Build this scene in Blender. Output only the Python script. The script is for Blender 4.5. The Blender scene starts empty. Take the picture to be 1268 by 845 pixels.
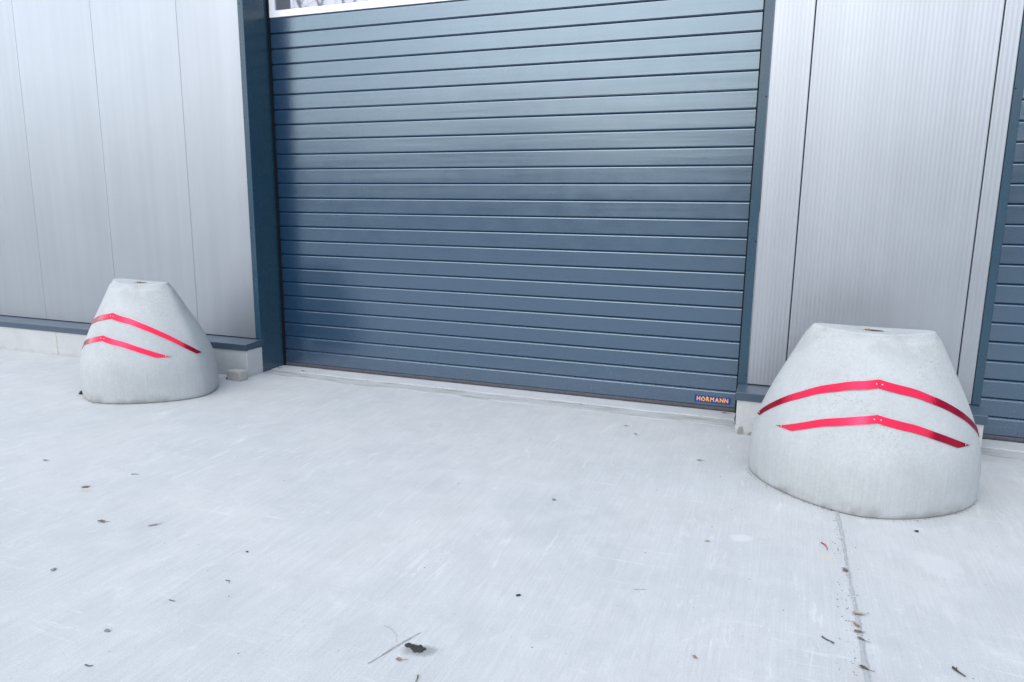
import bpy, bmesh, math, random
import numpy as np
from mathutils import Vector, Matrix

random.seed(7)
scene = bpy.context.scene
col = scene.collection
R = math.radians

# ------------------------------------------------------------------ helpers
def link(o, parent=None):
    col.objects.link(o)
    if parent is not None:
        o.parent = parent
    return o

def mesh_obj(name, verts, faces, mat, parent=None, smooth=False, loc=None):
    me = bpy.data.meshes.new(name)
    me.from_pydata([tuple(map(float, v)) for v in verts], [], [tuple(f) for f in faces])
    me.update()
    bm = bmesh.new(); bm.from_mesh(me)
    bmesh.ops.recalc_face_normals(bm, faces=bm.faces)
    bm.to_mesh(me); bm.free()
    if smooth:
        for p in me.polygons:
            p.use_smooth = True
    me.materials.append(mat)
    o = bpy.data.objects.new(name, me)
    if loc is not None:
        o.location = loc
    return link(o, parent)

def thing(name, label, cat, loc=(0, 0, 0), group=None):
    o = bpy.data.objects.new(name, None)
    o.empty_display_size = 0.1
    o.location = loc
    tag(o, label, cat, group)
    return link(o)

def tag(o, label, cat, group=None):
    o['label'] = label
    o['category'] = cat
    if group:
        o['group'] = group
    return o

def box_data(x0, x1, y0, y1, z0, z1, bev=0.0):
    bm = bmesh.new()
    bmesh.ops.create_cube(bm, size=1)
    for v in bm.verts:
        v.co = Vector((x0 + (v.co.x + .5) * (x1 - x0), y0 + (v.co.y + .5) * (y1 - y0), z0 + (v.co.z + .5) * (z1 - z0)))
    if bev:
        bmesh.ops.bevel(bm, geom=list(bm.edges), offset=bev, segments=2, affect='EDGES', profile=0.5)
    vs = [v.co.copy() for v in bm.verts]
    bm.verts.index_update()
    fs = [[v.index for v in f.verts] for f in bm.faces]
    bm.free()
    return vs, fs

def join(*parts):
    V, F = [], []
    for v, f in parts:
        n = len(V)
        V += list(v)
        F += [[i + n for i in q] for q in f]
    return V, F

def extrude_x(profile, x0, x1, closed=False, caps=True):
    """profile: list of (y,z); extruded along x."""
    n = len(profile)
    V = [(x0, y, z) for y, z in profile] + [(x1, y, z) for y, z in profile]
    F = []
    for i in range(n if closed else n - 1):
        j = (i + 1) % n
        F.append((i, j, n + j, n + i))
    if closed and caps:
        F.append(tuple(range(n)))
        F.append(tuple(range(n, 2 * n)))
    return V, F

def extrude_z(profile, z0, z1, closed=True):
    n = len(profile)
    V = [(x, y, z0) for x, y in profile] + [(x, y, z1) for x, y in profile]
    F = []
    for i in range(n if closed else n - 1):
        j = (i + 1) % n
        F.append((i, j, n + j, n + i))
    if closed:
        F.append(tuple(range(n))); F.append(tuple(range(n, 2 * n)))
    return V, F

def tube_data(pts, radii, n=6):
    V, F = [], []
    pts = [Vector(p) for p in pts]
    for i, p in enumerate(pts):
        d = (pts[min(i + 1, len(pts) - 1)] - pts[max(i - 1, 0)]).normalized()
        a = d.cross(Vector((0, 0, 1)))
        if a.length < 1e-4:
            a = Vector((1, 0, 0))
        a.normalize(); b = a.cross(d)
        for k in range(n):
            t = 2 * math.pi * k / n
            V.append(p + (a * math.cos(t) + b * math.sin(t)) * radii[i])
    for i in range(len(pts) - 1):
        for k in range(n):
            m = (k + 1) % n
            F.append((i * n + k, i * n + m, (i + 1) * n + m, (i + 1) * n + k))
    F.append(tuple(range(n))); F.append(tuple(range((len(pts) - 1) * n, len(pts) * n)))
    return V, F

# ------------------------------------------------------------------ materials
class NT:
    def __init__(self, name):
        self.m = bpy.data.materials.new(name)
        self.m.use_nodes = True
        self.t = self.m.node_tree
        self.bsdf = self.t.nodes['Principled BSDF']
    def n(self, typ, **kw):
        nd = self.t.nodes.new(typ)
        for k, v in kw.items():
            setattr(nd, k, v)
        return nd
    def l(self, a, b):
        self.t.links.new(a, b)
    def coords(self, scale=(1, 1, 1), rot=(0, 0, 0)):
        tc = self.n('ShaderNodeTexCoord')
        mp = self.n('ShaderNodeMapping')
        mp.inputs['Scale'].default_value = scale
        mp.inputs['Rotation'].default_value = rot
        self.l(tc.outputs['Object'], mp.inputs['Vector'])
        return mp.outputs['Vector']
    def noise(self, scale, vec, detail=4, rough=.55, dist=0.0):
        nd = self.n('ShaderNodeTexNoise')
        nd.inputs['Scale'].default_value = scale
        nd.inputs['Detail'].default_value = detail
        nd.inputs['Roughness'].default_value = rough
        nd.inputs['Distortion'].default_value = dist
        self.l(vec, nd.inputs['Vector'])
        return nd.outputs['Fac']
    def ramp(self, fac, stops, interp='LINEAR'):
        nd = self.n('ShaderNodeValToRGB')
        cr = nd.color_ramp
        cr.interpolation = interp
        while len(cr.elements) < len(stops):
            cr.elements.new(.5)
        for e, (p, c) in zip(cr.elements, stops):
            e.position = p
            e.color = (c, c, c, 1) if not hasattr(c, '__len__') else (*c, 1)
        self.l(fac, nd.inputs['Fac'])
        return nd.outputs['Color']
    def mix(self, fac, a, b, mode='MIX'):
        nd = self.n('ShaderNodeMix', data_type='RGBA', blend_type=mode)
        for i, val in ((0, fac), (6, a), (7, b)):
            sock = nd.inputs[i]
            if hasattr(val, 'is_linked'):
                self.l(val, sock)
            elif hasattr(val, '__len__'):
                sock.default_value = (*val, 1)
            else:
                sock.default_value = val if i == 0 else (val, val, val, 1)
        return nd.outputs[2]
    def math(self, op, a, b=0.0, clamp=False):
        nd = self.n('ShaderNodeMath', operation=op, use_clamp=clamp)
        for s, v in ((nd.inputs[0], a), (nd.inputs[1], b)):
            if hasattr(v, 'is_linked'):
                self.l(v, s)
            else:
                s.default_value = v
        return nd.outputs[0]
    def maprange(self, v, a, b, c=0.0, d=1.0):
        nd = self.n('ShaderNodeMapRange')
        nd.interpolation_type = 'SMOOTHSTEP'
        self.l(v, nd.inputs[0])
        for i, x in zip((1, 2, 3, 4), (a, b, c, d)):
            nd.inputs[i].default_value = x
        return nd.outputs[0]
    def bump(self, h, strength, dist):
        nd = self.n('ShaderNodeBump')
        nd.inputs['Strength'].default_value = strength
        nd.inputs['Distance'].default_value = dist
        self.l(h, nd.inputs['Height'])
        self.l(nd.outputs['Normal'], self.bsdf.inputs['Normal'])
    def set(self, **kw):
        for k, v in kw.items():
            s = self.bsdf.inputs[k.replace('_', ' ')]
            if hasattr(v, 'is_linked'):
                self.l(v, s)
            elif hasattr(v, '__len__') and len(v) == 3:
                s.default_value = (*v, 1)
            else:
                s.default_value = v
        return self.m

def ellipse_mask(m, x, y, rx, ry, rot=0.0, soft=.35, warp=.35, wscale=14):
    """a soft irregular spot on a flat sheet, in the object's own coordinates"""
    tc = m.n('ShaderNodeTexCoord')
    mp = m.n('ShaderNodeMapping', vector_type='TEXTURE')
    mp.inputs['Location'].default_value = (x, y, 0)
    mp.inputs['Rotation'].default_value = (0, 0, rot)
    mp.inputs['Scale'].default_value = (rx, ry, 1)
    m.l(tc.outputs['Object'], mp.inputs['Vector'])
    ln = m.n('ShaderNodeVectorMath', operation='LENGTH')
    m.l(mp.outputs['Vector'], ln.inputs[0])
    nz = m.noise(wscale, m.coords(), 3)
    d = m.math('ADD', ln.outputs['Value'], m.math('MULTIPLY', m.math('SUBTRACT', nz, .5), warp * 2))
    return m.maprange(d, 1 - soft, 1 + soft, 1, 0)

def mat_ground():
    m = NT('apron_concrete')
    v = m.coords()
    streak = m.noise(1.0, m.coords((95, 2.2, 1)), 5, .6)
    streak2 = m.noise(1.0, m.coords((26, .7, 1)), 3, .5)
    blot = m.noise(.9, v, 5, .55, .6)
    blot2 = m.noise(4.5, v, 5, .6)
    grain = m.noise(170, v, 3, .6)
    fine = m.noise(1.0, m.coords((240, 9, 1)), 3, .6)
    c = m.ramp(blot, [(.28, (.392, .412, .425)), (.72, (.442, .446, .456))])
    c = m.mix(.55, c, m.ramp(blot2, [(.35, .92), (.65, 1.05)]), 'MULTIPLY')
    c = m.mix(.75, c, m.ramp(streak, [(.3, .93), (.7, 1.05)]), 'MULTIPLY')
    c = m.mix(.6, c, m.ramp(streak2, [(.3, .97), (.7, 1.025)]), 'MULTIPLY')
    c = m.mix(.7, c, m.ramp(grain, [(.3, .86), (.7, 1.12)]), 'MULTIPLY')
    c = m.mix(.8, c, m.ramp(fine, [(.3, .94), (.7, 1.05)]), 'MULTIPLY')
    dust = m.ramp(m.noise(2.6, m.coords((1.6, 1, 1)), 6, .7, 1.2), [(.55, 0.0), (.7, .4)])
    c = m.mix(dust, c, (.5, .5, .52))
    pale = m.ramp(m.noise(17, v, 4, .7, .8), [(.62, 0.0), (.7, .35)])
    c = m.mix(pale, c, (.53, .53, .55))
    speck = m.ramp(m.noise(85, v, 2, .5), [(.7, 0.0), (.75, .45)])
    c = m.mix(speck, c, (.22, .22, .23))
    # pale scuffs drawn out along the broom direction and crosswise, and hairline scratches
    sc1 = m.ramp(m.noise(1.0, m.coords((16, 3.2, 1), (0, 0, .35)), 8, .75, .8), [(.57, 0.0), (.63, .6)])
    c = m.mix(m.math('MULTIPLY', sc1, m.ramp(m.noise(1.3, v, 3), [(.45, 0.0), (.6, 1.0)])), c, (.53, .53, .545))
    sc2 = m.ramp(m.noise(1.0, m.coords((3.0, 30, 1), (0, 0, -.5)), 6, .7, .5), [(.58, 0.0), (.64, .5)])
    c = m.mix(m.math('MULTIPLY', sc2, m.ramp(m.noise(1.7, m.coords((1, 1.4, 1)), 3), [(.5, 0.0), (.62, 1.0)])), c, (.52, .52, .54))
    dk1 = m.ramp(m.noise(2.1, m.coords((1.2, .8, 1), (0, 0, .8)), 9, .72, .3), [(.555, 0.0), (.61, .26)])
    c = m.mix(dk1, c, (.34, .355, .37))
    pit = m.ramp(m.noise(38, v, 3, .6), [(.66, 0.0), (.71, .4)])
    c = m.mix(pit, c, (.3, .3, .31))
    # stains and marks that lie in the slab itself
    for (x, y, rx, ry, ro, soft, warp, sc, st, cc) in [
        (3.205, -3.41, .06, .028, .35, .5, .5, 40, .75, (.16, .165, .17)),
        (3.175, -3.395, .022, .012, .2, .4, .4, 60, .8, (.05, .05, .055)),
        (2.10, -1.10, .05, .06, 0, .18, .12, 20, .35, (.33, .36, .38)),
        (0.93, -2.83, .035, .02, .3, .6, .5, 40, .5, (.33, .31, .26)),
        (4.175, -2.10, .05, .035, .4, .35, .5, 30, .55, (.54, .54, .56)),
        (4.62, -3.02, .05, .09, 0, .6, .4, 25, .45, (.36, .35, .36)),
        (4.535, -2.15, .03, .03, 0, .7, .6, 40, .3, (.55, .45, .3)),
        (-.14, -1.30, .06, .05, 0, .3, .3, 25, .35, (.36, .38, .39)),
        (4.98, -2.05, .09, .12, .3, .3, .5, 12, .4, (.52, .52, .54)),
    ]:
        c = m.mix(m.math('MULTIPLY', ellipse_mask(m, x, y, rx, ry, ro, soft, warp, sc), st), c, cc)
    h = m.math('ADD', m.math('MULTIPLY', fine, 1.2), m.math('MULTIPLY', grain, .7))
    m.bump(h, .35, .0025)
    return m.set(Base_Color=c, Roughness=.85)

def mat_concrete(name, tint, dark=.0, pores=True, streaks=False, base_dirt=None):
    m = NT(name)
    v = m.coords()
    a = m.noise(5, v, 6, .6)
    b = m.noise(60, v, 4, .65)
    g = m.noise(260, v, 2, .5)
    c = m.ramp(a, [(.3, tuple(t * .93 for t in tint)), (.7, tuple(min(t * 1.06, .8) for t in tint))])
    c = m.mix(.6, c, m.ramp(b, [(.3, .89), (.68, 1.06)]), 'MULTIPLY')
    c = m.mix(.6, c, m.ramp(g, [(.3, .9), (.7, 1.08)]), 'MULTIPLY')
    h = m.math('ADD', b, m.math('MULTIPLY', g, .6))
    if streaks:
        s = m.noise(1.0, m.coords((75, 75, 2.0)), 3, .5)
        sep = m.n('ShaderNodeSeparateXYZ'); m.l(v, sep.inputs[0])
        low = m.maprange(sep.outputs['Z'], .18, .38, 1, .15)
        c = m.mix(m.math('MULTIPLY', low, .75), c, m.ramp(s, [(.3, .93), (.7, 1.06)]), 'MULTIPLY')
        # wormy pores higher up
        w = m.noise(95, v, 4, .65, 2.2)
        worm = m.ramp(w, [(.55, 0.0), (.66, 1.0)])
        mask = m.math('MULTIPLY', m.ramp(m.noise(3.2, v, 3, .6), [(.42, .05), (.6, 1.0)]), m.maprange(sep.outputs['Z'], .2, .42, .1, 1))
        c = m.mix(m.math('MULTIPLY', m.math('MULTIPLY', worm, mask), .8), c, (.19, .2, .2))
        # grime under the top edge and along the foot
        top = m.math('MULTIPLY', m.maprange(sep.outputs['Z'], .66, .88, 0, 1), m.ramp(m.noise(4.2, v, 5, .65), [(.5, 0.0), (.66, .8)]))
        c = m.mix(m.math('MULTIPLY', top, .6), c, (.23, .24, .23))
        foot = m.math('MULTIPLY', m.maprange(sep.outputs['Z'], .0, .10, 1, 0), m.ramp(m.noise(7, v, 4, .6), [(.48, .0), (.62, .9)]))
        c = m.mix(m.math('MULTIPLY', foot, .75), c, (.22, .225, .22))
        h = m.math('SUBTRACT', h, m.math('MULTIPLY', worm, 1.2))
    if pores:
        vo = m.n('ShaderNodeTexVoronoi'); vo.inputs['Scale'].default_value = 45
        m.l(v, vo.inputs['Vector'])
        p = m.ramp(vo.outputs['Distance'], [(.05, .6), (.13, 0.0)])
        pm = m.ramp(m.noise(19, v, 2), [(.52, 0.0), (.6, 1.0)])
        pf = m.math('MULTIPLY', p, pm)
        c = m.mix(pf, c, (.2, .2, .2))
        h = m.math('SUBTRACT', h, m.math('MULTIPLY', pf, 1.5))
    if base_dirt is not None:
        sep2 = m.n('ShaderNodeSeparateXYZ'); m.l(v, sep2.inputs[0])
        d = m.math('MULTIPLY', m.maprange(sep2.outputs['Z'], 0, base_dirt, 1, 0), m.ramp(m.noise(22, v, 4), [(.4, .1), (.6, .9)]))
        c = m.mix(m.math('MULTIPLY', d, .6), c, (.3, .31, .32))
    m.bump(h, .3, .004)
    return m.set(Base_Color=c, Roughness=.88)

def mat_paint(name, base, rough, spec=.5, coat=0.0, grain=0.0, dust=0.0, metallic=0.0, tint=None, ior=1.5, wave=0.0):
    m = NT(name)
    v = m.coords()
    c = m.mix(.5, base, m.ramp(m.noise(2.2, v, 4), [(.3, .92), (.7, 1.07)]), 'MULTIPLY')
    c = m.mix(.6, c, m.ramp(m.noise(300, v, 2, .6), [(.3, .86), (.7, 1.14)]), 'MULTIPLY')
    if dust:
        sep = m.n('ShaderNodeSeparateXYZ'); m.l(v, sep.inputs[0])
        low = m.maprange(sep.outputs['Z'], 0, .75, 1, .08)
        sp = m.ramp(m.noise(200, v, 2, .5), [(.64, 0.0), (.70, .8)])
        c = m.mix(m.math('MULTIPLY', m.math('MULTIPLY', sp, low), dust), c, (.5, .52, .55))
        film = m.math('MULTIPLY', m.maprange(sep.outputs['Z'], 0, .35, .1, 0), m.noise(9, v, 4))
        c = m.mix(film, c, (.4, .42, .45))
    rr = m.ramp(m.noise(6, v, 4), [(.3, rough * .9), (.7, rough * 1.1)])
    m.set(Roughness=rr)
    if grain:
        h = m.math('MULTIPLY', m.noise(420, v, 2, .5), grain)
        if wave:
            h = m.math('ADD', h, m.math('MULTIPLY', m.noise(1.0, m.coords((.55, 1, 9)), 3, .5), 22 * wave))
        m.bump(h, 1.0, .0006)
    m.set(Base_Color=c, Metallic=metallic, Coat_Weight=coat, Coat_Roughness=rough * .8)
    m.bsdf.inputs['Specular IOR Level'].default_value = spec
    m.bsdf.inputs['IOR'].default_value = ior
    if tint:
        m.bsdf.inputs['Specular Tint'].default_value = (*tint, 1)
    return m.m

def mat_simple(name, base, rough=.6, metallic=0.0, var=.15, scale=30):
    m = NT(name)
    c = m.mix(1.0, base, m.ramp(m.noise(scale, m.coords(), 3), [(.3, 1 - var), (.7, 1 + var)]), 'MULTIPLY')
    return m.set(Base_Color=c, Roughness=rough, Metallic=metallic)

M = {}
M['ground'] = mat_ground()
M['bollard'] = mat_concrete('bollard_concrete', (.388, .408, .42), streaks=True, pores=False)
M['plinth'] = mat_concrete('plinth_concrete', (.42, .435, .445), base_dirt=.05)
M['strip_a'] = mat_concrete('threshold_concrete', (.435, .45, .47), pores=False)
M['strip_b'] = mat_concrete('mortar_strip', (.385, .4, .41), pores=False)
def dirty_strip(m, ramp_stops, colr):
    nt_ = m.node_tree
    b = nt_.nodes['Principled BSDF']
    src = b.inputs['Base Color'].links[0].from_socket
    tc = nt_.nodes.new('ShaderNodeTexCoord'); mp = nt_.nodes.new('ShaderNodeMapping')
    mp.inputs['Scale'].default_value = (1.2, 7, 1)
    nz = nt_.nodes.new('ShaderNodeTexNoise'); nz.inputs['Scale'].default_value = 2.6; nz.inputs['Detail'].default_value = 6; nz.inputs['Roughness'].default_value = .65
    rp = nt_.nodes.new('ShaderNodeValToRGB')
    for e, (p, c) in zip(rp.color_ramp.elements, ramp_stops):
        e.position = p; e.color = (c, c, c, 1)
    mx = nt_.nodes.new('ShaderNodeMix'); mx.data_type = 'RGBA'
    nt_.links.new(tc.outputs['Object'], mp.inputs[0]); nt_.links.new(mp.outputs[0], nz.inputs['Vector'])
    nt_.links.new(nz.outputs['Fac'], rp.inputs[0]); nt_.links.new(rp.outputs[0], mx.inputs[0])
    nt_.links.new(src, mx.inputs[6]); mx.inputs[7].default_value = (*colr, 1)
    nt_.links.new(mx.outputs[2], b.inputs['Base Color'])
dirty_strip(M['strip_b'], [(.48, 0.0), (.66, .75)], (.2, .205, .2))
dirty_strip(M['strip_a'], [(.58, 0.0), (.74, .45)], (.25, .25, .25))

M['block'] = mat_concrete('stone_block', (.36, .355, .335), pores=True)
M['panel'] = None
M['door'] = mat_paint('door_paint', (.004, .026, .066), .23, spec=1.0, ior=1.85, tint=(.74, .90, 1.0), grain=.18, dust=.8, wave=.1)
M['frame'] = mat_paint('frame_paint', (.013, .045, .075), .27, spec=.6, dust=.25)
M['cap'] = mat_paint('sill_paint', (.035, .06, .092), .38, spec=.6, dust=.25)
M['dark'] = mat_simple('black_rubber', (.008, .009, .012), .9)
M['dark'].node_tree.nodes['Principled BSDF'].inputs['Specular IOR Level'].default_value = .15
M['seal'] = mat_simple('seal_rubber', (.06, .062, .075), .75, var=.3, scale=80)
M['alu'] = mat_simple('window_frame_aluminium', (.82, .82, .86), .4, 0.0, .03)
M['red'] = None
M['rivet'] = mat_simple('rivet_metal', (.62, .5, .53), .45, .8, .1)
M['blue'] = mat_simple('sign_blue', (.004, .03, .22), .35, 0, .08)
M['orange'] = mat_simple('sign_orange', (.9, .42, .05), .5, 0, .05)
M['leaf'] = mat_simple('dry_leaf', (.13, .095, .085), .8, 0, .4, 60)
M['leaf2'] = mat_simple('brown_leaf', (.24, .15, .11), .8, 0, .35, 60)
M['pale_leaf'] = mat_simple('pale_leaf', (.27, .235, .21), .8, 0, .25, 60)
M['twig'] = mat_simple('twig_bark', (.07, .055, .05), .85, 0, .4, 80)
M['straw'] = mat_simple('dry_straw', (.37, .36, .345), .8, 0, .25, 90)
M['straw2'] = mat_simple('bleached_straw', (.37, .37, .36), .8, 0, .35, 120)
M['soil'] = mat_simple('dark_soil', (.02, .022, .026), .9, 0, .5, 120)
M['rust'] = mat_simple('rusty_metal', (.36, .17, .08), .6, .3, .3, 90)
M['hole'] = mat_simple('anchor_recess', (.06, .06, .055), .9, 0, .3)
M['pebble'] = mat_simple('grey_pebble', (.19, .185, .18), .85, 0, .3, 60)
M['redbit'] = mat_simple('red_bark', (.28, .07, .045), .8, 0, .3, 80)

def mk_panel():
    m = NT('silver_cladding')
    v = m.coords()
    br = m.noise(1.0, m.coords((6, 6, .35)), 4)
    c = m.mix(.6, (.37, .392, .43), m.ramp(br, [(.3, .96), (.7, 1.04)]), 'MULTIPLY')
    rain = m.noise(1.0, m.coords((13, 13, .22)), 5, .65)
    c = m.mix(.8, c, m.ramp(rain, [(.32, .95), (.68, 1.03)]), 'MULTIPLY')
    sepz = m.n('ShaderNodeSeparateXYZ'); m.l(v, sepz.inputs[0])
    grime = m.math('MULTIPLY', m.maprange(sepz.outputs['Z'], .3, .55, .3, 0), m.noise(1.0, m.coords((8, 8, 2)), 4))
    c = m.mix(grime, c, (.3, .31, .32))
    m.set(Base_Color=c, Metallic=.8, Roughness=m.ramp(m.noise(2, v, 3), [(.3, .36), (.7, .41)]))
    return m.m
M['panel'] = mk_panel()

def mk_red():
    m = NT('red_reflective_strip')
    c = m.mix(.5, (.55, .004, .042), m.ramp(m.noise(14, m.coords(), 3), [(.3, .85), (.7, 1.1)]), 'MULTIPLY')
    m.set(Base_Color=c, Metallic=.75, Roughness=m.ramp(m.noise(9, m.coords(), 4), [(.35, .13), (.65, .24)]), Coat_Weight=.2, Coat_Roughness=.08)
    return m.m
M['red'] = mk_red()

def mk_glass():
    m = NT('window_pane')
    m.set(Base_Color=(.17, .17, .21), Metallic=.75, Roughness=.03)
    m.bsdf.inputs['Base Color'].default_value = (.30, .305, .35, 1)
    return m.m
M['glass'] = mk_glass()

def mk_sealant():
    m = NT('joint_sealant')
    v = m.coords()
    c = m.mix(.8, (.315, .333, .345), m.ramp(m.noise(40, v, 3), [(.3, .85), (.7, 1.1)]), 'MULTIPLY')
    sp = m.ramp(m.noise(110, v, 2), [(.64, 0.0), (.7, .9)])
    c = m.mix(sp, c, (.72, .73, .75))
    dk = m.ramp(m.noise(55, v, 2), [(.68, 0.0), (.74, .7)])
    c = m.mix(dk, c, (.14, .13, .13))
    m.bump(m.noise(110, v, 2), .5, .004)
    m.set(Base_Color=c, Roughness=m.ramp(sp, [(.0, .5), (1.0, .2)]))
    return m.m
M['sealant'] = mk_sealant()

# ------------------------------------------------------------------ setting: ground
g = mesh_obj('ground', [(-300, -300, 0), (300, -300, 0), (300, 300, 0), (-300, 300, 0)], [(0, 1, 2, 3)], M['ground'])
g['kind'] = 'structure'

def wavy_strip(x0, x1, ya, yb, z, jit, n=120, lip=True):
    """flat concrete strip with a slightly ragged front edge, real thickness z"""
    V, F = [], []
    for i in range(n + 1):
        x = x0 + (x1 - x0) * i / n
        j = random.uniform(-jit, jit) + jit * 1.5 * math.sin(x * 5.1) + jit * math.sin(x * 13.7 + 1)
        V += [(x, yb, z), (x, ya + .006 + j, z), (x, ya + j, z - .003), (x, ya + j, -.02)]
    for i in range(n):
        for k in range(3):
            a = i * 4 + k
            F.append((a, a + 1, a + 5, a + 4))
    return V, F

def floor_strips(x0, x1):
    s = mesh_obj('threshold', *wavy_strip(x0, x1, -.185, .12, .011, .004), M['strip_a']); s['kind'] = 'structure'
    s2 = mesh_obj('pavement_strip', *wavy_strip(x0 - .02, x1 + .02, -.345, -.188, .004, .006), M['strip_b']); s2['kind'] = 'structure'
floor_strips(-.022, 4.015)
floor_strips(5.49, 9.51)

# joint running out from under the near bollard
jv, jf = [], []
nj = 900
for i in range(nj + 1):
    y = -.35 - i * (14.0 / nj)
    xc = 4.598 + (-y - .35) * .0105 + .0018 * math.sin(y * 9) + random.uniform(-.0008, .0008)
    w = .0065 + .0012 * math.sin(y * 6.3) + random.uniform(-.0016, .0016) + .0016 * math.sin(y * 41) * math.sin(y * 7.3)
    if y < -2.85:
        w += .003
    jv += [(xc - w, y, .0015), (xc, y, .0038), (xc + w, y, .0015)]
for i in range(nj):
    a = i * 3
    jf += [(a, a + 1, a + 4, a + 3), (a + 1, a + 2, a + 5, a + 4)]
j = mesh_obj('ground_joint', jv, jf, M['sealant']); j['kind'] = 'structure'

# ------------------------------------------------------------------ cladding walls
YW, YP = -.295, -.495
ZCAP = .306
TOPZ = 6.0
def rib_panel(x0, x1, x_ref, z0, z1):
    pitch, d = .025, .00038
    prof = [(x0, YW + .03), (x0, YW + .004), (x0 + .003, YW)]
    n = int((x1 - x0) / pitch * 8)
    for i in range(1, n):
        x = x0 + .003 + (x1 - x0 - .006) * i / n
        ph = ((x - x_ref) / pitch) % 1.0
        y = YW - d * (0.5 - 0.5 * math.cos(2 * math.pi * ph)) 
        prof.append((x, y))
    prof += [(x1 - .003, YW), (x1, YW + .004), (x1, YW + .03)]
    return extrude_z(prof, z0, z1, closed=False)

def cladding(name_label, x0, x1, seams, end_l, end_r, cap0, cap1, pl0, pl1, joints):
    t = thing('cladding_wall', name_label, 'wall', (x0, 0, 0))
    t['kind'] = 'thing'
    t.location = (0, 0, 0)
    edges = [x0] + seams + [x1]
    gap = .0005 if x0 < 0 else .0024
    for a, b in zip(edges[:-1], edges[1:]):
        mesh_obj('cladding_panel', *rib_panel(a + (gap if a != x0 else 0), b - (gap if b != x1 else 0), seams[0], ZCAP + .004, TOPZ), M['panel'], t, smooth=False)
    mesh_obj('backing_sheet', *box_data(x0 + .003, x1 - .003, YW + .012, YW + .05, ZCAP - .02, TOPZ - .01), M['dark'], t)
    # drip sill: sloped top, folded lip
    prof = [(YW + .03, ZCAP - .002), (YW + .012, ZCAP - .003), (YP + .004, ZCAP - .015), (YP, ZCAP - .019), (YP, ZCAP - .068), (YP + .012, ZCAP - .074), (YP + .012, ZCAP - .066), (YW + .03, ZCAP - .06)]
    mesh_obj('drip_sill', *extrude_x(prof, cap0, cap1, closed=True), M['cap'], t)
    ed = [pl0] + joints + [pl1]
    parts = []
    for a, b in zip(ed[:-1], ed[1:]):
        parts.append(box_data(a + (.009 if a != pl0 else 0), b - (.009 if b != pl1 else 0), YP + .012, -.02, -.05, ZCAP - .069, .004))
    mesh_obj('concrete_plinth', *join(*parts), M['plinth'], t)
    if joints:
        mj = mat_simple('plinth_joint_filler', (.42, .38, .35), .9, 0, .12)
        for x in joints:
            mesh_obj('plinth_joint', *box_data(x - .011, x + .011, YP + .0155, -.05, -.05, ZCAP - .07), mj, t)
    return t

seL = sorted([-.73 - .987 * k for k in range(10)])
wl = cladding('silver ribbed metal wall left of the wide grey door, on a pale concrete plinth', -10.2, -.079, seL, None, None, -10.2, -.019, -10.2, -.028, [-2.335 - 2.4, -2.335])
wr = cladding('narrow silver ribbed wall pier between the two grey doors, behind the near bollard', 4.088, 5.424, [4.328, 5.329], None, None, 4.030, 5.474, 4.04, 5.462, [])

# ------------------------------------------------------------------ door frames
def door_frame(x0, x1, label, wl_, wr_, top):
    """x0,x1 reveal faces of the opening; folded jamb flashings with a front return"""
    t = thing('door_frame', label, 'door frame', (0, 0, 0)); t['kind'] = 'thing'
    zb = ZCAP + .004
    def jamb(xr, s, w):
        # s=+1: reveal looks to +x (left jamb), front return goes to -x
        p = [(xr, .045), (xr, YW - .004), (xr - s * .0025, YW - .0065), (xr - s * w, YW - .0065), (xr - s * w, YW + .012), (xr - s * .006, YW + .012), (xr - s * .006, .045)]
        a = extrude_z(p, zb, top)
        # the reveal sheet goes down to the slab behind the plinth end
        q = [(xr, .045), (xr, YW + .006), (xr - s * .006, YW + .006), (xr - s * .006, .045)]
        b = extrude_z(q, .0, zb - .001)
        return join(a, b)
    mesh_obj('jamb', *jamb(x0, 1, wl_), M['frame'], t)
    mesh_obj('jamb', *jamb(x1, -1, wr_), M['frame'], t)
    mesh_obj('header', *box_data(x0 - wl_, x1 + wr_, YW - .0065, .045, top, top + .25, .003), M['frame'], t)
    # light folded edge and black gasket at the back of each reveal
    for xr, s in ((x0, 1), (x1, -1)):
        mesh_obj('edge_trim', *box_data(min(xr, xr + s * .004), max(xr, xr + s * .004), -.034, -.029, .01, top - .002), M['frame'], t)
        mesh_obj('gasket', *box_data(min(xr + s * .001, xr + s * .022), max(xr + s * .001, xr + s * .022), -.010, .04, .008, top - .002), M['dark'], t)
    # small fixing screws on the front return
    return t

X0, X1 = -.024, 4.027
f1 = door_frame(X0, X1, 'dark blue grey metal frame of the wide door, with deep left reveal', .053, .059, 4.35)
def screws(fr, pts):
    for x, z in pts:
        V, F = [], []
        for q, (rr, hh) in enumerate(((.0048, 0), (.0042, .002), (.002, .0028))):
            for k in range(8):
                V.append((x + rr * math.cos(k * math.pi / 4), YW - .0065 - hh, z + rr * math.sin(k * math.pi / 4)))
        for q in range(2):
            for k in range(8):
                F.append((q * 8 + k, q * 8 + (k + 1) % 8, q * 8 + 8 + (k + 1) % 8, q * 8 + 8 + k))
        F.append(tuple(range(16, 24)))
        mesh_obj('screw', V, F, M['dark'], fr)
screws(f1, [(-.069, 2.194), (-.069, 1.28), (-.060, 3.09), (4.077, 2.2), (4.077, 1.28), (4.077, .37)])
f2 = door_frame(5.472, 9.525, 'dark grey metal frame at the right edge, beside the narrow pier', .046, .053, 4.35)
screws(f2, [(5.433, 2.19)])

# ------------------------------------------------------------------ sectional doors
def groove(z):
    """profile points (y,z) of one rib groove, going DOWN past z (dark underside, then a lit bevel)"""
    return [(0, z + .0045), (.0008, z + .0035), (.0125, z + .0030), (.0135, z - .0005), (.0095, z - .0045), (.0012, z - .0125), (.0008, z - .0155), (.0, z - .0175)]

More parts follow.
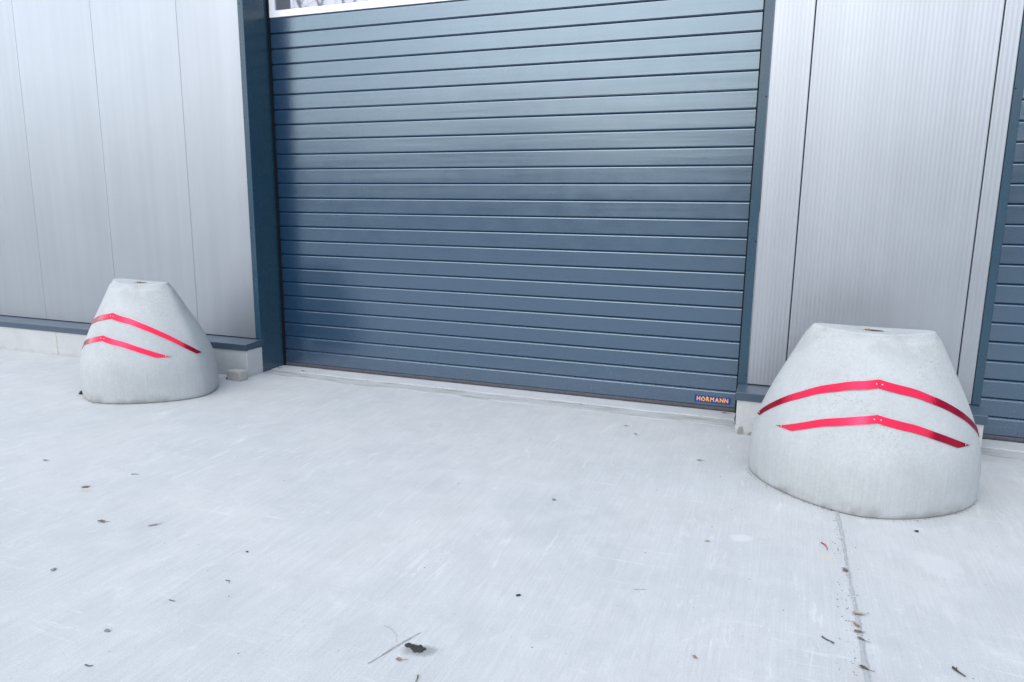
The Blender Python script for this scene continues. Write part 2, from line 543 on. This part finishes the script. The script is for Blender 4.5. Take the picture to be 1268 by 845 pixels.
ZB = .045     # lower edge of bottom section
def zk(k):
    return (24 - k) * .125 + .045
def section(x0, x1, ktop, kbot, bottom=False):
    ztop = zk(ktop); zbot = zk(kbot)
    prof = [(.040, ztop + .018), (.0135, ztop + .018), (.0135, ztop - .0005), (.0095, ztop - .0045), (.0012, ztop - .0125), (.0008, ztop - .0155), (.0, ztop - .0175)]
    for k in range(ktop + 1, kbot):
        prof += groove(zk(k))
    if bottom:
        prof += [(0, ZB + .004), (.004, ZB), (.04, ZB)]
    else:
        prof += [(0, zbot + .0045), (.0008, zbot + .0035), (.0120, zbot + .003), (.0120, zbot + .020), (.04, zbot + .020)]
    return extrude_x(prof, x0, x1, closed=True)

def make_door(x0, x1, label, sign):
    t = thing('sectional_door', label, 'garage door', (0, 0, 0)); t['kind'] = 'thing'
    rows = [(0, 6), (6, 12), (12, 18), (18, 24)]
    first = None
    for a, b in rows:
        s = mesh_obj('door_section', *section(x0, x1, a, b, b == 24), M['door'], t)
        first = s
    # rubber bottom seal
    prof = [(-.004, ZB - .001), (-.006, ZB - .018), (-.003, .016), (.004, .0125), (.03, .0125), (.03, ZB - .001)]
    mesh_obj('bottom_seal', *extrude_x(prof, x0, x1, closed=True), M['seal'], t)
    # glazed section
    z0, z1 = zk(0) + .0005, zk(0) + .75
    w = (x1 - x0)
    nb = 4
    bars = [box_data(x0, x1, -.004, .03, z0, z0 + .054, .002), box_data(x0, x1, -.004, .03, z1 - .054, z1, .002)]
    for i in range(nb + 1):
        xc = x0 + w * i / nb
        a, b = xc - .0275, xc + .0275
        if i == 0: a, b = x0, x0 + .055
        if i == nb: a, b = x1 - .055, x1
        bars.append(box_data(a + .0003, b - .0003, -.0035, .0295, z0 + .0541, z1 - .0541, .002))
    wsec = mesh_obj('window_section', *join(*bars), M['alu'], t)
    for i in range(nb):
        mesh_obj('pane', *box_data(x0 + w * i / nb + .0277, x0 + w * (i + 1) / nb - .0277, .012, .020, z0 + .050, z1 - .050), M['glass'], wsec)
    s = mesh_obj('door_section', *extrude_x([(.04, z1 + .002), (0, z1 + .002), (0, 4.35), (.04, 4.35)], x0, x1, closed=True), M['door'], t)
    if sign:
        sp = mesh_obj('maker_sign', *box_data(3.712, 3.9715, -.0035, -.0004, .069, .1195, .001), M['blue'], t)
        lettering('HÖRMANN', 3.8418, .0945, .226, .0335, sp)
    return t

def lettering(text, xc, zc, width, height, parent):
    polys = []
    items = []
    x = 0
    for ch in text:
        cu = bpy.data.curves.new('glyph', 'FONT')
        cu.body = ch
        cu.size = 1.0
        cu.offset = .03
        cu.extrude = .012
        cu.resolution_u = 3
        ob = bpy.data.objects.new('glyph', cu)
        col.objects.link(ob)
        bpy.context.view_layer.update()
        dg = bpy.context.evaluated_depsgraph_get()
        me = bpy.data.meshes.new_from_object(ob.evaluated_get(dg))
        vs = [v.co.copy() for v in me.vertices]
        fs = [list(p.vertices) for p in me.polygons]
        bpy.data.objects.remove(ob)
        bpy.data.curves.remove(cu)
        bpy.data.meshes.remove(me)
        mnx = min(v.x for v in vs); mxx = max(v.x for v in vs)
        mny = min(v.y for v in vs); mxy = max(v.y for v in vs)
        gw = (mxx - mnx)
        for v in vs:
            v.x = v.x - mnx + x
            v.y = (v.y - mny) / (mxy - mny)
        x += gw + .15
        items.append((vs, fs))
    tot = x - .15
    V, F = join(*items)
    V = [(xc - width / 2 + v.x / tot * width, -.0036 - (v.z + .012) * .03, zc - height / 2 + v.y * height) for v in V]
    return mesh_obj('lettering', V, F, M['orange'], parent)

d1 = make_door(0.0, 4.01, 'wide grey ribbed sectional door with a white framed window strip and small blue sign', True)
d2 = make_door(5.495, 9.505, 'second grey ribbed sectional door at the right edge of the picture', False)

# ------------------------------------------------------------------ bollards
ZF = np.array([0, .12, .22, .32, .45, .6, 1.0])
GF = np.array([1, 1.0, .993, .955, .826, .632, 0])
HB = .886
NT_ = 360
TT = np.radians(np.arange(NT_))
_k = np.exp(-.5 * (np.arange(-20, 21) / 5.0) ** 2); _k /= _k.sum()
def gfun(f):
    # softened version of the measured profile
    fs = np.linspace(-.05, .05, 11)
    return float(np.mean([np.interp(min(max(f + d, -0.2), 1.2), np.concatenate([[-.2], ZF, [1.2]]), np.concatenate([[1.0], GF, [-.316]])) for d in fs]))
def ring(z):
    g_ = gfun(z / HB)
    m_ = 1.69 + (1.62 - 1.69) * g_
    a = .302 + (.577 - .302) * g_; b = .135 + (.515 - .135) * g_
    c, s = np.cos(TT), np.sin(TT)
    X = a * np.sign(c) * abs(c) ** (2 / m_); Y = b * np.sign(s) * abs(s) ** (2 / m_)
    def sm(A):
        return np.convolve(np.concatenate([A[-20:], A, A[:20]]), _k, 'valid')
    X, Y = sm(X) * 1.003, sm(Y) * 1.003
    return X, Y - .035 * z / HB
def surf(tdeg, z):
    X, Y = ring(z)
    t = (tdeg % 360)
    i = int(math.floor(t)); f = t - i
    return np.array([X[i % 360] * (1 - f) + X[(i + 1) % 360] * f, Y[i % 360] * (1 - f) + Y[(i + 1) % 360] * f, z])
def surf_off(tdeg, z, off):
    p = surf(tdeg, z)
    du = surf(tdeg + 2, z) - surf(tdeg - 2, z)
    dv = surf(tdeg, z + .01) - surf(tdeg, z - .01)
    n = np.cross(du, dv); n /= np.linalg.norm(n)
    return p + n * off, n

def bollard_body():
    V, F = [], []
    zs = [.004, .012] + list(np.linspace(.03, HB - .028, 44))
    idx = list(range(0, 360, 2)); n = len(idx)
    rings = []
    for q, z in enumerate(zs):
        X, Y = ring(z)
        k = .988 if q == 0 else (.997 if q == 1 else 1)
        cy = -.035 * z / HB
        rings.append([(X[i] * k, cy + (Y[i] - cy) * k, z) for i in idx])
    # rounded rim and troughed top: ends of the top stand higher than its middle
    X, Y = ring(HB)
    A = .302
    def ztop(x):
        return HB - .020 * (1 - min(1, abs(x) / A) ** 2)
    cy = -.035
    last = rings[-1]
    out = []
    for r in rings[:-1]:
        out.append(r)
    # pull the rings near the top down with the trough
    adj = []
    for r in out:
        rr = []
        for (x, y, z) in r:
            w = max(0, (z - .55) / (HB - .55))
            rr.append((x, y, z - w * (HB - ztop(x))))
        adj.append(rr)
    for k, dz in ((.998, -.019), (.99, -.011), (.972, -.0045), (.945, -.001), (.91, 0)):
        adj.append([(X[i] * k, cy + (Y[i] - cy) * k, ztop(X[i] * k) + dz) for i in idx])
    hr = .050
    hx, hy = .012, -.028
    for s in (.8, .6, .4, .2, 0.0):
        adj.append([((X[i] * .91) * s + (hx + hr * math.cos(math.radians(i))) * (1 - s), (cy + (Y[i] - cy) * .91) * s + (hy + hr * .8 * math.sin(math.radians(i))) * (1 - s), ztop(X[i] * .91 * s)) for i in idx])
    zt = ztop(0)
    adj.append([(hx + hr * .96 * math.cos(math.radians(i)), hy + hr * .77 * math.sin(math.radians(i)), zt - .004) for i in idx])
    V = []; F = []
    for r in adj:
        V += r
    m_ = len(adj)
    for q in range(m_ - 1):
        for i in range(n):
            k2 = (i + 1) % n
            F.append((q * n + i, q * n + k2, (q + 1) * n + k2, (q + 1) * n + i))
    # recess wall and floor
    rec_v = [(hx + hr * .955 * math.cos(math.radians(i)), hy + hr * .765 * math.sin(math.radians(i)), zt - .003) for i in idx] + [(hx + hr * .7 * math.cos(math.radians(i)), hy + hr * .55 * math.sin(math.radians(i)), zt - .05) for i in idx]
    rec_f = [(i, (i + 1) % n, n + (i + 1) % n, n + i) for i in range(n)] + [tuple(range(n, 2 * n))]
    return (V, F), (rec_v, rec_f), (hx, hy, zt)

UP_T = [-178, -170, -159.3, -145.2, -125.4, -106.7, -83, -58, -40.3, -24.8, -10.5, -3, 4, 10, 15]
UP_Z = [.318, .365, .430, .509, .593, .637, .660, .622, .566, .498, .420, .389, .362, .343, .325]
LO_T = [-146, -136, -118.4, -100, -83.7, -60.7, -45.6, -28, -22]
LO_Z = [.338, .374, .444, .483, .502, .462, .412, .347, .32]
BANDS = [('up', UP_T, UP_Z, .0390, -172.5, 11.0, .343), ('lo', LO_T, LO_Z, .0375, -146, -26, .343)]

def band_half(Ts, Zs, h, t0, t1, apex, zcut):
    """one flat metal strip from the apex to its end, cut level at zcut where it reaches so low"""
    n = 46
    A = []; B = []
    for i in range(n + 1):
        t = t0 + (t1 - t0) * i / n
        zt = float(np.interp(t, Ts, Zs))
        # gentle smoothing of the measured polyline away from the apex
        zt = float(np.mean([np.interp(t + d, Ts, Zs) for d in (-4, -2, 0, 2, 4)])) if abs(t - apex) > 5 else zt
        zb = max(zt - h, zcut)
        zt = max(zt, zb + .0004)
        A.append((t, zt)); B.append((t, zb))
    V = []; F = []
    for (t, z), (t2, zb) in zip(A, B):
        V += [surf_off(t, z, .0045)[0], surf_off(t2, zb, .0045)[0], surf_off(t2, zb, .0005)[0], surf_off(t, z, .0005)[0]]
    for i in range(n):
        a = i * 4
        for k in range(4):
            k2 = (k + 1) % 4
            F.append((a + k, a + k2, a + 4 + k2, a + 4 + k))
    F.append((0, 1, 2, 3)); e = n * 4
    F.append((e, e + 1, e + 2, e + 3))
    return V, F, A, B

def rivet_data(t, z):
    p, nrm = surf_off(t, z, .0044)
    nrm = Vector(nrm); a = nrm.orthogonal().normalized(); b = nrm.cross(a)
    V = []; F = []
    r = .0038
    for q, (rr, hh) in enumerate(((1, 0), (.8, .0014), (.4, .0022))):
        for k in range(10):
            th = 2 * math.pi * k / 10
            V.append(Vector(p) + (a * math.cos(th) + b * math.sin(th)) * r * rr + nrm * hh)
    for q in range(2):
        for k in range(10):
            k2 = (k + 1) % 10
            F.append((q * 10 + k, q * 10 + k2, q * 10 + 10 + k2, q * 10 + 10 + k))
    F.append(tuple(range(20, 30)))
    return V, F

def make_bollard(label):
    t = thing('concrete_bollard', label, 'bollard', (0, 0, 0), 'concrete bollards guarding the wide door')
    body, rec, (hx, hy, zt) = bollard_body()
    mesh_obj('bollard_body', *body, M['bollard'], t, smooth=True)
    mesh_obj('lifting_recess', *rec, M['hole'], t, smooth=False)
    # rusty lifting loop lying in the recess
    pts = [(hx - .034 + .011 * math.cos(a), hy - .004 + .012 * math.sin(a), zt + .0015 + .003 * math.sin(a * 2)) for a in np.linspace(0, 2 * math.pi, 12)]
    mesh_obj('lifting_loop', *tube_data(pts, [.0035] * len(pts), 6), M['rust'], t, smooth=True)
    for nm, Ts, Zs, h, ta, tb, zc in BANDS:
        apex = -83.0 if nm == 'up' else -83.7
        for (s, e) in ((apex - .12, ta), (apex + .12, tb)):
            V, F, A, B = band_half(Ts, Zs, h, s, e, apex, zc)
            st = mesh_obj('reflector_strip', V, F, M['red'], t)
            sg = 1 if e > s else -1
            tq = s + sg * 2.2
            mesh_obj('rivet', *rivet_data(tq, np.interp(tq, Ts, Zs) - h * .5), M['rivet'], st, smooth=True)
            tq = e - sg * (4.5 if nm == 'lo' else 3.0)
            zq = (np.interp(tq, Ts, Zs) + max(np.interp(tq, Ts, Zs) - h, zc)) / 2
            mesh_obj('rivet', *rivet_data(tq, zq), M['rivet'], st, smooth=True)
    return t

def copy_tree(o, parent=None):
    c = o.copy(); col.objects.link(c); c.parent = parent
    for ch in list(o.children):
        copy_tree(ch, c)
    return c

b1 = make_bollard('pale concrete cone bollard in the right foreground, before the pier between the doors')
b2 = copy_tree(b1)
b2['label'] = 'pale concrete cone bollard further off on the left, before the left silver wall'
b1.location = (4.733, -1.131, 0); b1.rotation_euler.z = -.039
b2.location = (-.478, -1.079, 0); b2.rotation_euler.z = -.082

# ------------------------------------------------------------------ loose bits on the slab
def leaf(x, y, L, W, rot, mat, label, name='dead_leaf', cat='leaf', grp='dead leaves on the concrete', curl=.35, stem=.5):
    V, F = [], []
    n = 9
    rnd = random.Random(int((x * 1000 + y * 777) % 99991))
    for i in range(n):
        u = i / (n - 1)
        w = W * math.sin(math.pi * min(1, u * .92 + .06)) ** .8 * rnd.uniform(.72, 1.15)
        zc = .002 + curl * L * (u - .5) ** 2 + rnd.uniform(0, .0012)
        bend = .18 * W * math.sin(u * 4)
        for s in (-1, -.5, 0, .5, 1):
            V.append(((u - .5) * L, s * w / 2 + bend, zc + abs(s) * w * curl * rnd.uniform(.45, .75)))
    for i in range(n - 1):
        for k in range(4):
            a = i * 5 + k
            F.append((a, a + 1, a + 6, a + 5))
    V2, F2 = join((V, F), tube_data([(L * .45, .0, .003 + curl * L * .2), (L * (.5 + stem * .4), .1 * W, .004), (L * (.5 + stem), .5 * W, .002)], [.0011, .0009, .0006], 5))
    o = mesh_obj(name, V2, F2, M[mat], smooth=True, loc=(x, y, .001))
    o.rotation_euler.z = rot
    return tag(o, label, cat, grp)

def twig(pts, r, mat, label, name='twig', cat='twig', grp='twigs and stalks on the concrete', side=None):
    c = Vector((sum(p[0] for p in pts) / len(pts), sum(p[1] for p in pts) / len(pts), 0))
    P = [(p[0] - c.x, p[1] - c.y, r + (p[2] if len(p) > 2 else 0)) for p in pts]
    rr = [r * (1 - .5 * i / (len(P) - 1)) for i in range(len(P))]
    data = [tube_data(P, rr, 6)]
    if side:
        for s in side:
            Q = [(p[0] - c.x, p[1] - c.y, r) for p in s]
            data.append(tube_data(Q, [r * .7, r * .4] if len(Q) == 2 else [r * .7] * len(Q), 5))
    o = mesh_obj(name, *join(*data), M[mat], smooth=True, loc=(c.x, c.y, .0015))
    return tag(o, label, cat, grp)

def lump(x, y, r, h, mat, label, name='pebble', cat='stone', grp='pebbles and crumbs on the concrete', sx=1.0, rot=0, sub=2):
    bm = bmesh.new()
    bmesh.ops.create_icosphere(bm, subdivisions=sub, radius=1)
    rnd = random.Random(int((x * 1000 + y * 531) % 99991))
    ph = [rnd.uniform(0, 6) for _ in range(6)]
    for v in bm.verts:
        d = 1 + .18 * math.sin(v.co.x * 3 + ph[0]) + .16 * math.sin(v.co.y * 4 + ph[1]) + .12 * math.sin(v.co.z * 5 + ph[2]) + rnd.uniform(-.08, .08)
        v.co = Vector((v.co.x * r * sx * d, v.co.y * r * d, max(0, (v.co.z * .5 + .42)) * h * d))
    bm.verts.index_update()
    V = [v.co.copy() for v in bm.verts]; F = [[v.index for v in f.verts] for f in bm.faces]
    bm.free()
    o = mesh_obj(name, V, F, M[mat], loc=(x, y, .0005)); o.rotation_euler.z = rot
    return tag(o, label, cat, grp)

leaf(4.607, -2.255, .034, .022, 2.0, 'leaf', 'small dark seed-like leaf beside the floor joint nearest the right bollard', curl=.2, stem=.1)
leaf(4.628, -2.605, .045, .024, .35, 'pale_leaf', 'curled pale brown leaf lying across the floor joint')
leaf(4.615, -2.685, .036, .013, 2.2, 'leaf2', 'thin reddish leaf standing up at the floor joint', stem=.2)
leaf(4.618, -2.733, .032, .015, .2, 'leaf', 'dark folded leaf on the floor joint, below a reddish one', stem=.3)
leaf(4.622, -2.779, .030, .014, -.5, 'leaf', 'dark leaf at the floor joint, nearest the lone twig')
leaf(4.616, -2.955, .032, .016, -.4, 'twig', 'blackish leaf in the dirt smudge at the bottom of the floor joint')
twig([(4.493, -2.812), (4.507, -2.826), (4.520, -2.832), (4.531, -2.846)], .0028, 'twig', 'short dark bent twig left of the floor joint', side=[[(4.520, -2.832), (4.533, -2.836)]])
twig([(4.520, -2.020), (4.534, -2.034), (4.542, -2.060), (4.545, -2.088)], .0032, 'redbit', 'reddish hooked sliver of bark left of the floor joint', name='bark_sliver', cat='bark')
twig([(4.893, -2.842), (4.905, -2.862), (4.922, -2.882)], .0042, 'twig', 'stubby dark forked twig near the lower right corner', side=[[(4.9, -2.855), (4.905, -2.84)]])
lump(4.948, -1.721, .008, .008, 'soil', 'small dark pebble in front of the right bollard')
leaf(4.035, -2.199, .022, .012, .3, 'pale_leaf', 'pale tan leaf scrap left of the floor joint, nearer the camera than the bollard', stem=.1)
leaf(3.879, -1.123, .030, .014, .2, 'leaf2', 'brown leaf on the slab just left of the right bollard')
leaf(3.323, -.607, .026, .010, .1, 'leaf', 'sliver of leaf on the slab in front of the blue sign, farther of a pair', stem=.2)
leaf(3.42, -.765, .03, .012, -.5, 'leaf', 'dark leaf on the slab in front of the blue sign, nearer of a pair', stem=.3)
leaf(3.246, -2.019, .020, .016, .5, 'leaf', 'grey brown leaf scrap alone in the middle of the slab', stem=.1)
lump(3.395, -2.954, .006, .007, 'soil', 'dark crumb in the middle foreground of the slab', sx=1.5, rot=.6)
twig([(3.805, -2.742), (3.835, -2.73), (3.85, -2.722)], .0013, 'straw', 'tiny pale straw bit with a dark tip in the middle of the slab', cat='straw')
leaf(4.085, -3.102, .02, .010, -.6, 'leaf2', 'small brown leaf scrap near the bottom edge, left of the joint', stem=.1)
twig([(3.078, -3.535), (3.10, -3.478), (3.127, -3.40), (3.158, -3.318)], .0017, 'straw2', 'long dry grass blade beside the dark dirt clump', cat='straw', name='grass_blade', side=[[(3.083, -3.53), (3.112, -3.43), (3.14, -3.36)]])
twig([(3.015, -3.325), (3.05, -3.335), (3.085, -3.36), (3.107, -3.40)], .0010, 'straw', 'thin curved stalk above the long dry grass blade', cat='straw', name='stalk')
# dirt clump: one heap of soil
cl = join(*[([Vector(v) for v in q[0]], q[1]) for q in []]) if False else None
def clump():
    bm = bmesh.new()
    rnd = random.Random(3)
    for (dx, dy, r, h) in [(-.028, .006, .012, .010), (-.014, .006, .010, .009), (.0, -.002, .014, .008), (.014, .004, .012, .006), (.020, -.008, .013, .005), (.006, -.016, .009, .005), (.03, .002, .009, .003), (.012, .014, .007, .003)]:
        res = bmesh.ops.create_icosphere(bm, subdivisions=2, radius=1)
        for v in res['verts']:
            d = 1 + rnd.uniform(-.18, .18)
            v.co = Vector((dx + v.co.x * r * d, dy + v.co.y * r * d, max(0, v.co.z * .6 + .3) * h * d * .55))
    bm.verts.index_update()
    V = [v.co.copy() for v in bm.verts]; F = [[v.index for v in f.verts] for f in bm.faces]; bm.free()
    return V, F
o = mesh_obj('dirt_clump', *clump(), M['soil'], loc=(3.183, -3.402, .001)); o.rotation_euler.z = .1
tag(o, 'black lump of dirt with a grey stain, near the bottom middle', 'dirt')
leaf(3.165, -3.482, .022, .016, .2, 'leaf2', 'little brown leaf with a stalk just below the dirt clump', curl=.2, stem=.8)
twig([(3.262, -3.530), (3.268, -3.545), (3.272, -3.566)], .0022, 'twig', 'tiny dark stick at the bottom edge below the dirt clump')
leaf(.888, -2.80, .042, .022, .9, 'leaf', 'dark pointed leaf on the left slab, above a pale smear', curl=.15, stem=.1)
leaf(1.335, -3.077, .046, .018, .2, 'leaf', 'ragged dark leaf on the left slab, nearer than the pointed one', stem=.3)
leaf(1.587, -3.012, .05, .016, .9, 'pale_leaf', 'faded dry leaf on the left slab, right of the ragged dark leaf', curl=.1, stem=.3)
leaf(.315, -2.598, .032, .012, .3, 'leaf', 'small dark leaf at the far left, above the pointed leaf', stem=.2)
twig([(.955, -2.571), (.972, -2.560), (.992, -2.556)], .0018, 'twig', 'thin dark twig on the slab below the left bollard')
lump(1.545, -3.481, .009, .006, 'pebble', 'flat grey stone on the lower left slab', sx=1.4)
twig([(2.262, -3.287), (2.28, -3.285), (2.29, -3.30)], .0018, 'twig', 'small hooked twig in the lower left part of the slab')
lump(2.125, -3.717, .007, .005, 'pebble', 'greyish crumb on the slab near the lower left corner', sx=1.5)
twig([(2.225, -3.885), (2.245, -3.885), (2.252, -3.878)], .0022, 'twig', 'dark scrap of twig close to the bottom left edge')
twig([(2.168, -3.482), (2.198, -3.482)], .0017, 'twig', 'straight tiny twig lying level on the lower left slab')
lump(2.174, -3.06, .005, .006, 'soil', 'tiny dark speck of grit left of the picture middle')
lump(-.83, -1.435, .03, .022, 'soil', 'dark scrap wedged under the left side of the left bollard', name='debris_scrap', cat='debris', grp='scraps beside the bollards')
leaf(.018, -.124, .035, .014, .4, 'leaf2', 'brown leaf in the corner below the left door reveal', stem=.2)
leaf(.292, -.146, .04, .014, .0, 'leaf', 'dark leaf on the door threshold near its left end', stem=.2)
o = leaf(3.937, -.052, .05, .014, .15, 'twig', 'dark sliver on the threshold below the blue sign', name='debris_scrap', cat='debris', grp='scraps beside the door')
o.location.z = .0125
leaf(2.884, -.20, .03, .011, -.2, 'leaf', 'dark leaf bit along the crack of the door threshold', stem=.2)
for o_ in bpy.data.objects:
    if o_.name.startswith('dead_leaf') and o_.location.y > -.19:
        o_.location.z = .0125

# fine grit and crumbs nobody could count
def grit():
    rnd = random.Random(9)
    V, F = [], []
    spots = []
    for _ in range(420):
        spots.append((rnd.uniform(-2.5, 6.2), rnd.uniform(-4.6, -.36), rnd.choice((.0012, .0016, .002, .0028))))
    for _ in range(160):
        spots.append((4.603 + rnd.gauss(0, .022), rnd.uniform(-3.4, -1.65), rnd.choice((.0014, .002, .003))))
    for _ in range(200):
        spots.append((rnd.uniform(-.01, 4.0), -.188 + rnd.gauss(0, .008), rnd.choice((.0014, .002, .003, .004))))
    for cx, cy in ((4.733, -1.131), (-.478, -1.079)):
        for _ in range(110):
            a = math.radians(rnd.uniform(185, 355)); X, Y = ring(.01); i = int(math.degrees(a)) % 360
            spots.append((cx + X[i] * 1.012 + rnd.gauss(0, .006), cy + Y[i] * 1.012 + rnd.gauss(0, .006), rnd.choice((.0015, .002, .003))))
    for x, y, r in spots:
        z = .011 if y > -.186 else 0.0005
        n = len(V)
        a0 = rnd.uniform(0, 6)
        for k in range(5):
            rr = r * rnd.uniform(.7, 1.4)
            V.append((x + rr * math.cos(a0 + k * 1.2566), y + rr * math.sin(a0 + k * 1.2566), z))
        V.append((x, y, z + r * .9))
        for k in range(5):
            F.append((n + k, n + (k + 1) % 5, n + 5))
    return V, F
gr = mesh_obj('grit', *grit(), mat_simple('grit_crumbs', (.16, .15, .145), .9, 0, .7, 9))
gr['kind'] = 'stuff'
tag(gr, 'fine dark grit and crumbs strewn over the pale concrete', 'grit')

# chipped block by the left plinth
def block():
    bm = bmesh.new()
    bmesh.ops.create_cube(bm, size=1)
    bmesh.ops.subdivide_edges(bm, edges=list(bm.edges), cuts=6, use_grid_fill=True)
    rnd = random.Random(5)
    for v in bm.verts:
        q = v.co
        edge = sum(1 for c in q if abs(abs(c) - .5) < 1e-3)
        k = 1 - .03 * max(0, edge - 1) - rnd.uniform(0, .025) * (edge > 0)
        if edge == 3:
            k -= .05
        v.co = Vector((q.x * .145 * k, q.y * .10 * k, (q.z + .5) * .082 * (1 - rnd.uniform(0, .03))))
    bm.verts.index_update()
    V = [v.co.copy() for v in bm.verts]; F = [[v.index for v in f.verts] for f in bm.faces]; bm.free()
    return V, F
o = mesh_obj('stone_block', *block(), M['block'], loc=(-.052, -.585, 0)); o.rotation_euler.z = -.05
tag(o, 'small grey broken paving block on the ground at the left plinth corner', 'block')
leaf(-.19, -.53, .07, .03, .1, 'pale_leaf', 'pale leaf between the left bollard and the small block', stem=.2)
lump(-.145, -.60, .018, .014, 'leaf', 'dark crumb beside the left end of the small block', sx=.8)
# mortar shards stuck to the foot of the right plinth
def shard(pts, lab):
    y = YP + .0118
    V = [(x, y, z) for x, z in pts] + [(x, y - .007, z * .96) for x, z in pts]
    n = len(pts)
    F = [tuple(range(n)), tuple(range(n, 2 * n))] + [(i, (i + 1) % n, n + (i + 1) % n, n + i) for i in range(n)]
    o = mesh_obj('mortar_flake', V, F, M['shard'])
    tag(o, lab, 'mortar', 'mortar flakes at the plinth foot')
M['shard'] = mat_concrete('grey_mortar', (.23, .235, .23), pores=False)
shard([(4.052, .0), (4.056, .03), (4.068, .052), (4.084, .055), (4.090, .028), (4.086, .0)], 'grey mortar flake at the foot of the right plinth corner')
shard([(4.115, .0), (4.135, .022), (4.158, .032), (4.164, .012), (4.162, .0)], 'lower pointed mortar flake at the right plinth foot, next to the bollard')

# unseen wood added behind the photographer to dim the lower half of the reflections
def wood():
    rnd = random.Random(21)
    V, F = [], []
    for i in range(12000):
        x = rnd.uniform(-75, 60)
        top = 5.6 + 1.5 * math.sin(x * .31) + 1.0 * math.sin(x * .83 + 1) + .7 * math.sin(x * 2.1) + 5.5 / (1 + math.exp(-(x - 14) / 1.2))  # raised towards the right to darken what the second door mirrors
        z = top * rnd.random() ** .8
        y = -40 - rnd.uniform(0, 5)
        s = rnd.uniform(.35, .8) * (1 if z < top * .8 else .6)
        a = Vector((rnd.gauss(0, 1), rnd.gauss(0, .5), rnd.gauss(0, 1))).normalized() * s
        b = a.orthogonal().normalized() * s * .7
        c = Vector((x, y, z))
        n = len(V)
        V += [c - a, c + b, c + a, c - b]
        F.append((n, n + 1, n + 2, n + 3))
    return V, F
wd = mesh_obj('added_woods', *wood(), mat_simple('far_foliage', (.06, .065, .055), .9, 0, .3, 3))
wd['kind'] = 'stuff'
tag(wd, 'unseen dark wood added opposite the doors to dim their reflections', 'added_woods')

# bare tree across the yard, seen only mirrored in the window strip
def tree_data():
    rnd = random.Random(11)
    data = []
    def grow(p, d, L, r, lvl):
        pts = [p]; rad = [r]
        n = 5
        q = p.copy(); dd = d.copy()
        for k in range(n):
            dd = (dd + Vector((rnd.uniform(-.16, .16), rnd.uniform(-.16, .16), rnd.uniform(-.05, .14)))).normalized()
            q = q + dd * (L / n)
            pts.append(q.copy()); rad.append(r * (1 - .55 * (k + 1) / n))
            if lvl < 4 and k >= 1:
                for _ in range(2 if lvl else 2):
                    a = rnd.uniform(0, 6.28); s = rnd.uniform(.5, .95)
                    o = dd.orthogonal().normalized(); b = dd.cross(o)
                    nd = (dd * (1 - s * .35) + (o * math.cos(a) + b * math.sin(a)) * s).normalized()
                    if rnd.random() < (.95, .85, .62, .5)[lvl]:
                        grow(q.copy(), nd, L * rnd.uniform(.42, .62), rad[-1] * .6, lvl + 1)
        data.append(tube_data(pts, rad, 6 if lvl < 2 else 3))
    grow(Vector((0, 0, 0)), Vector((0, 0, 1)), 7.5, .2, 0)
    return join(*data)
tr = mesh_obj('bare_tree', *tree_data(), M['twig'], loc=(-10.5, -17.5, -.02))
tag(tr, 'leafless tree whose branches are mirrored in the window strip above the door', 'tree')

# ------------------------------------------------------------------ camera
f_px, yaw, pitch, roll = 890.52582, .36059, .18659, .01115
fw = Vector((-math.sin(yaw) * math.cos(pitch), math.cos(yaw) * math.cos(pitch), -math.sin(pitch)))
rt = Vector((math.cos(yaw), math.sin(yaw), 0))
up = rt.cross(fw)
r2 = rt * math.cos(roll) + up * math.sin(roll)
u2 = -rt * math.sin(roll) + up * math.cos(roll)
cam = bpy.data.cameras.new('camera')
cam.sensor_width = 36
cam.lens = f_px / 1268 * 36
cam.clip_start = .05
cam.clip_end = 2000
co = bpy.data.objects.new('camera', cam)
Mx = Matrix((r2, u2, -fw)).transposed().to_4x4()
Mx.translation = Vector((4.26978, -5.3760, 1.49823))
co.matrix_world = Mx
col.objects.link(co)
scene.camera = co

# ------------------------------------------------------------------ light
SUN_EL, SUN_AZ = R(40), R(196)     # azimuth clockwise from +y: behind the photographer
w = bpy.data.worlds.new('World')
scene.world = w
w.use_nodes = True
nt = w.node_tree
sky = nt.nodes.new('ShaderNodeTexSky')
sky.sky_type = 'NISHITA'
sky.sun_disc = False
sky.sun_elevation = SUN_EL
sky.sun_rotation = SUN_AZ
sky.air_density = 1.0
sky.dust_density = 3.0
sky.ozone_density = 1.5
bg = nt.nodes['Background']
bg.inputs['Strength'].default_value = .15
nt.links.new(sky.outputs['Color'], bg.inputs['Color'])

sun = bpy.data.lights.new('sun', 'SUN')
sun.energy = 5.1
sun.angle = R(160)
sun.color = (.86, .94, 1.0)
so = bpy.data.objects.new('sun', sun)
d = Vector((math.sin(SUN_AZ) * math.cos(SUN_EL), math.cos(SUN_AZ) * math.cos(SUN_EL), math.sin(SUN_EL)))
so.rotation_euler = d.to_track_quat('Z', 'Y').to_euler()
col.objects.link(so)

scene.view_settings.view_transform = 'Standard'
scene.view_settings.look = 'None'
scene.view_settings.exposure = 0
scene.view_settings.gamma = 1
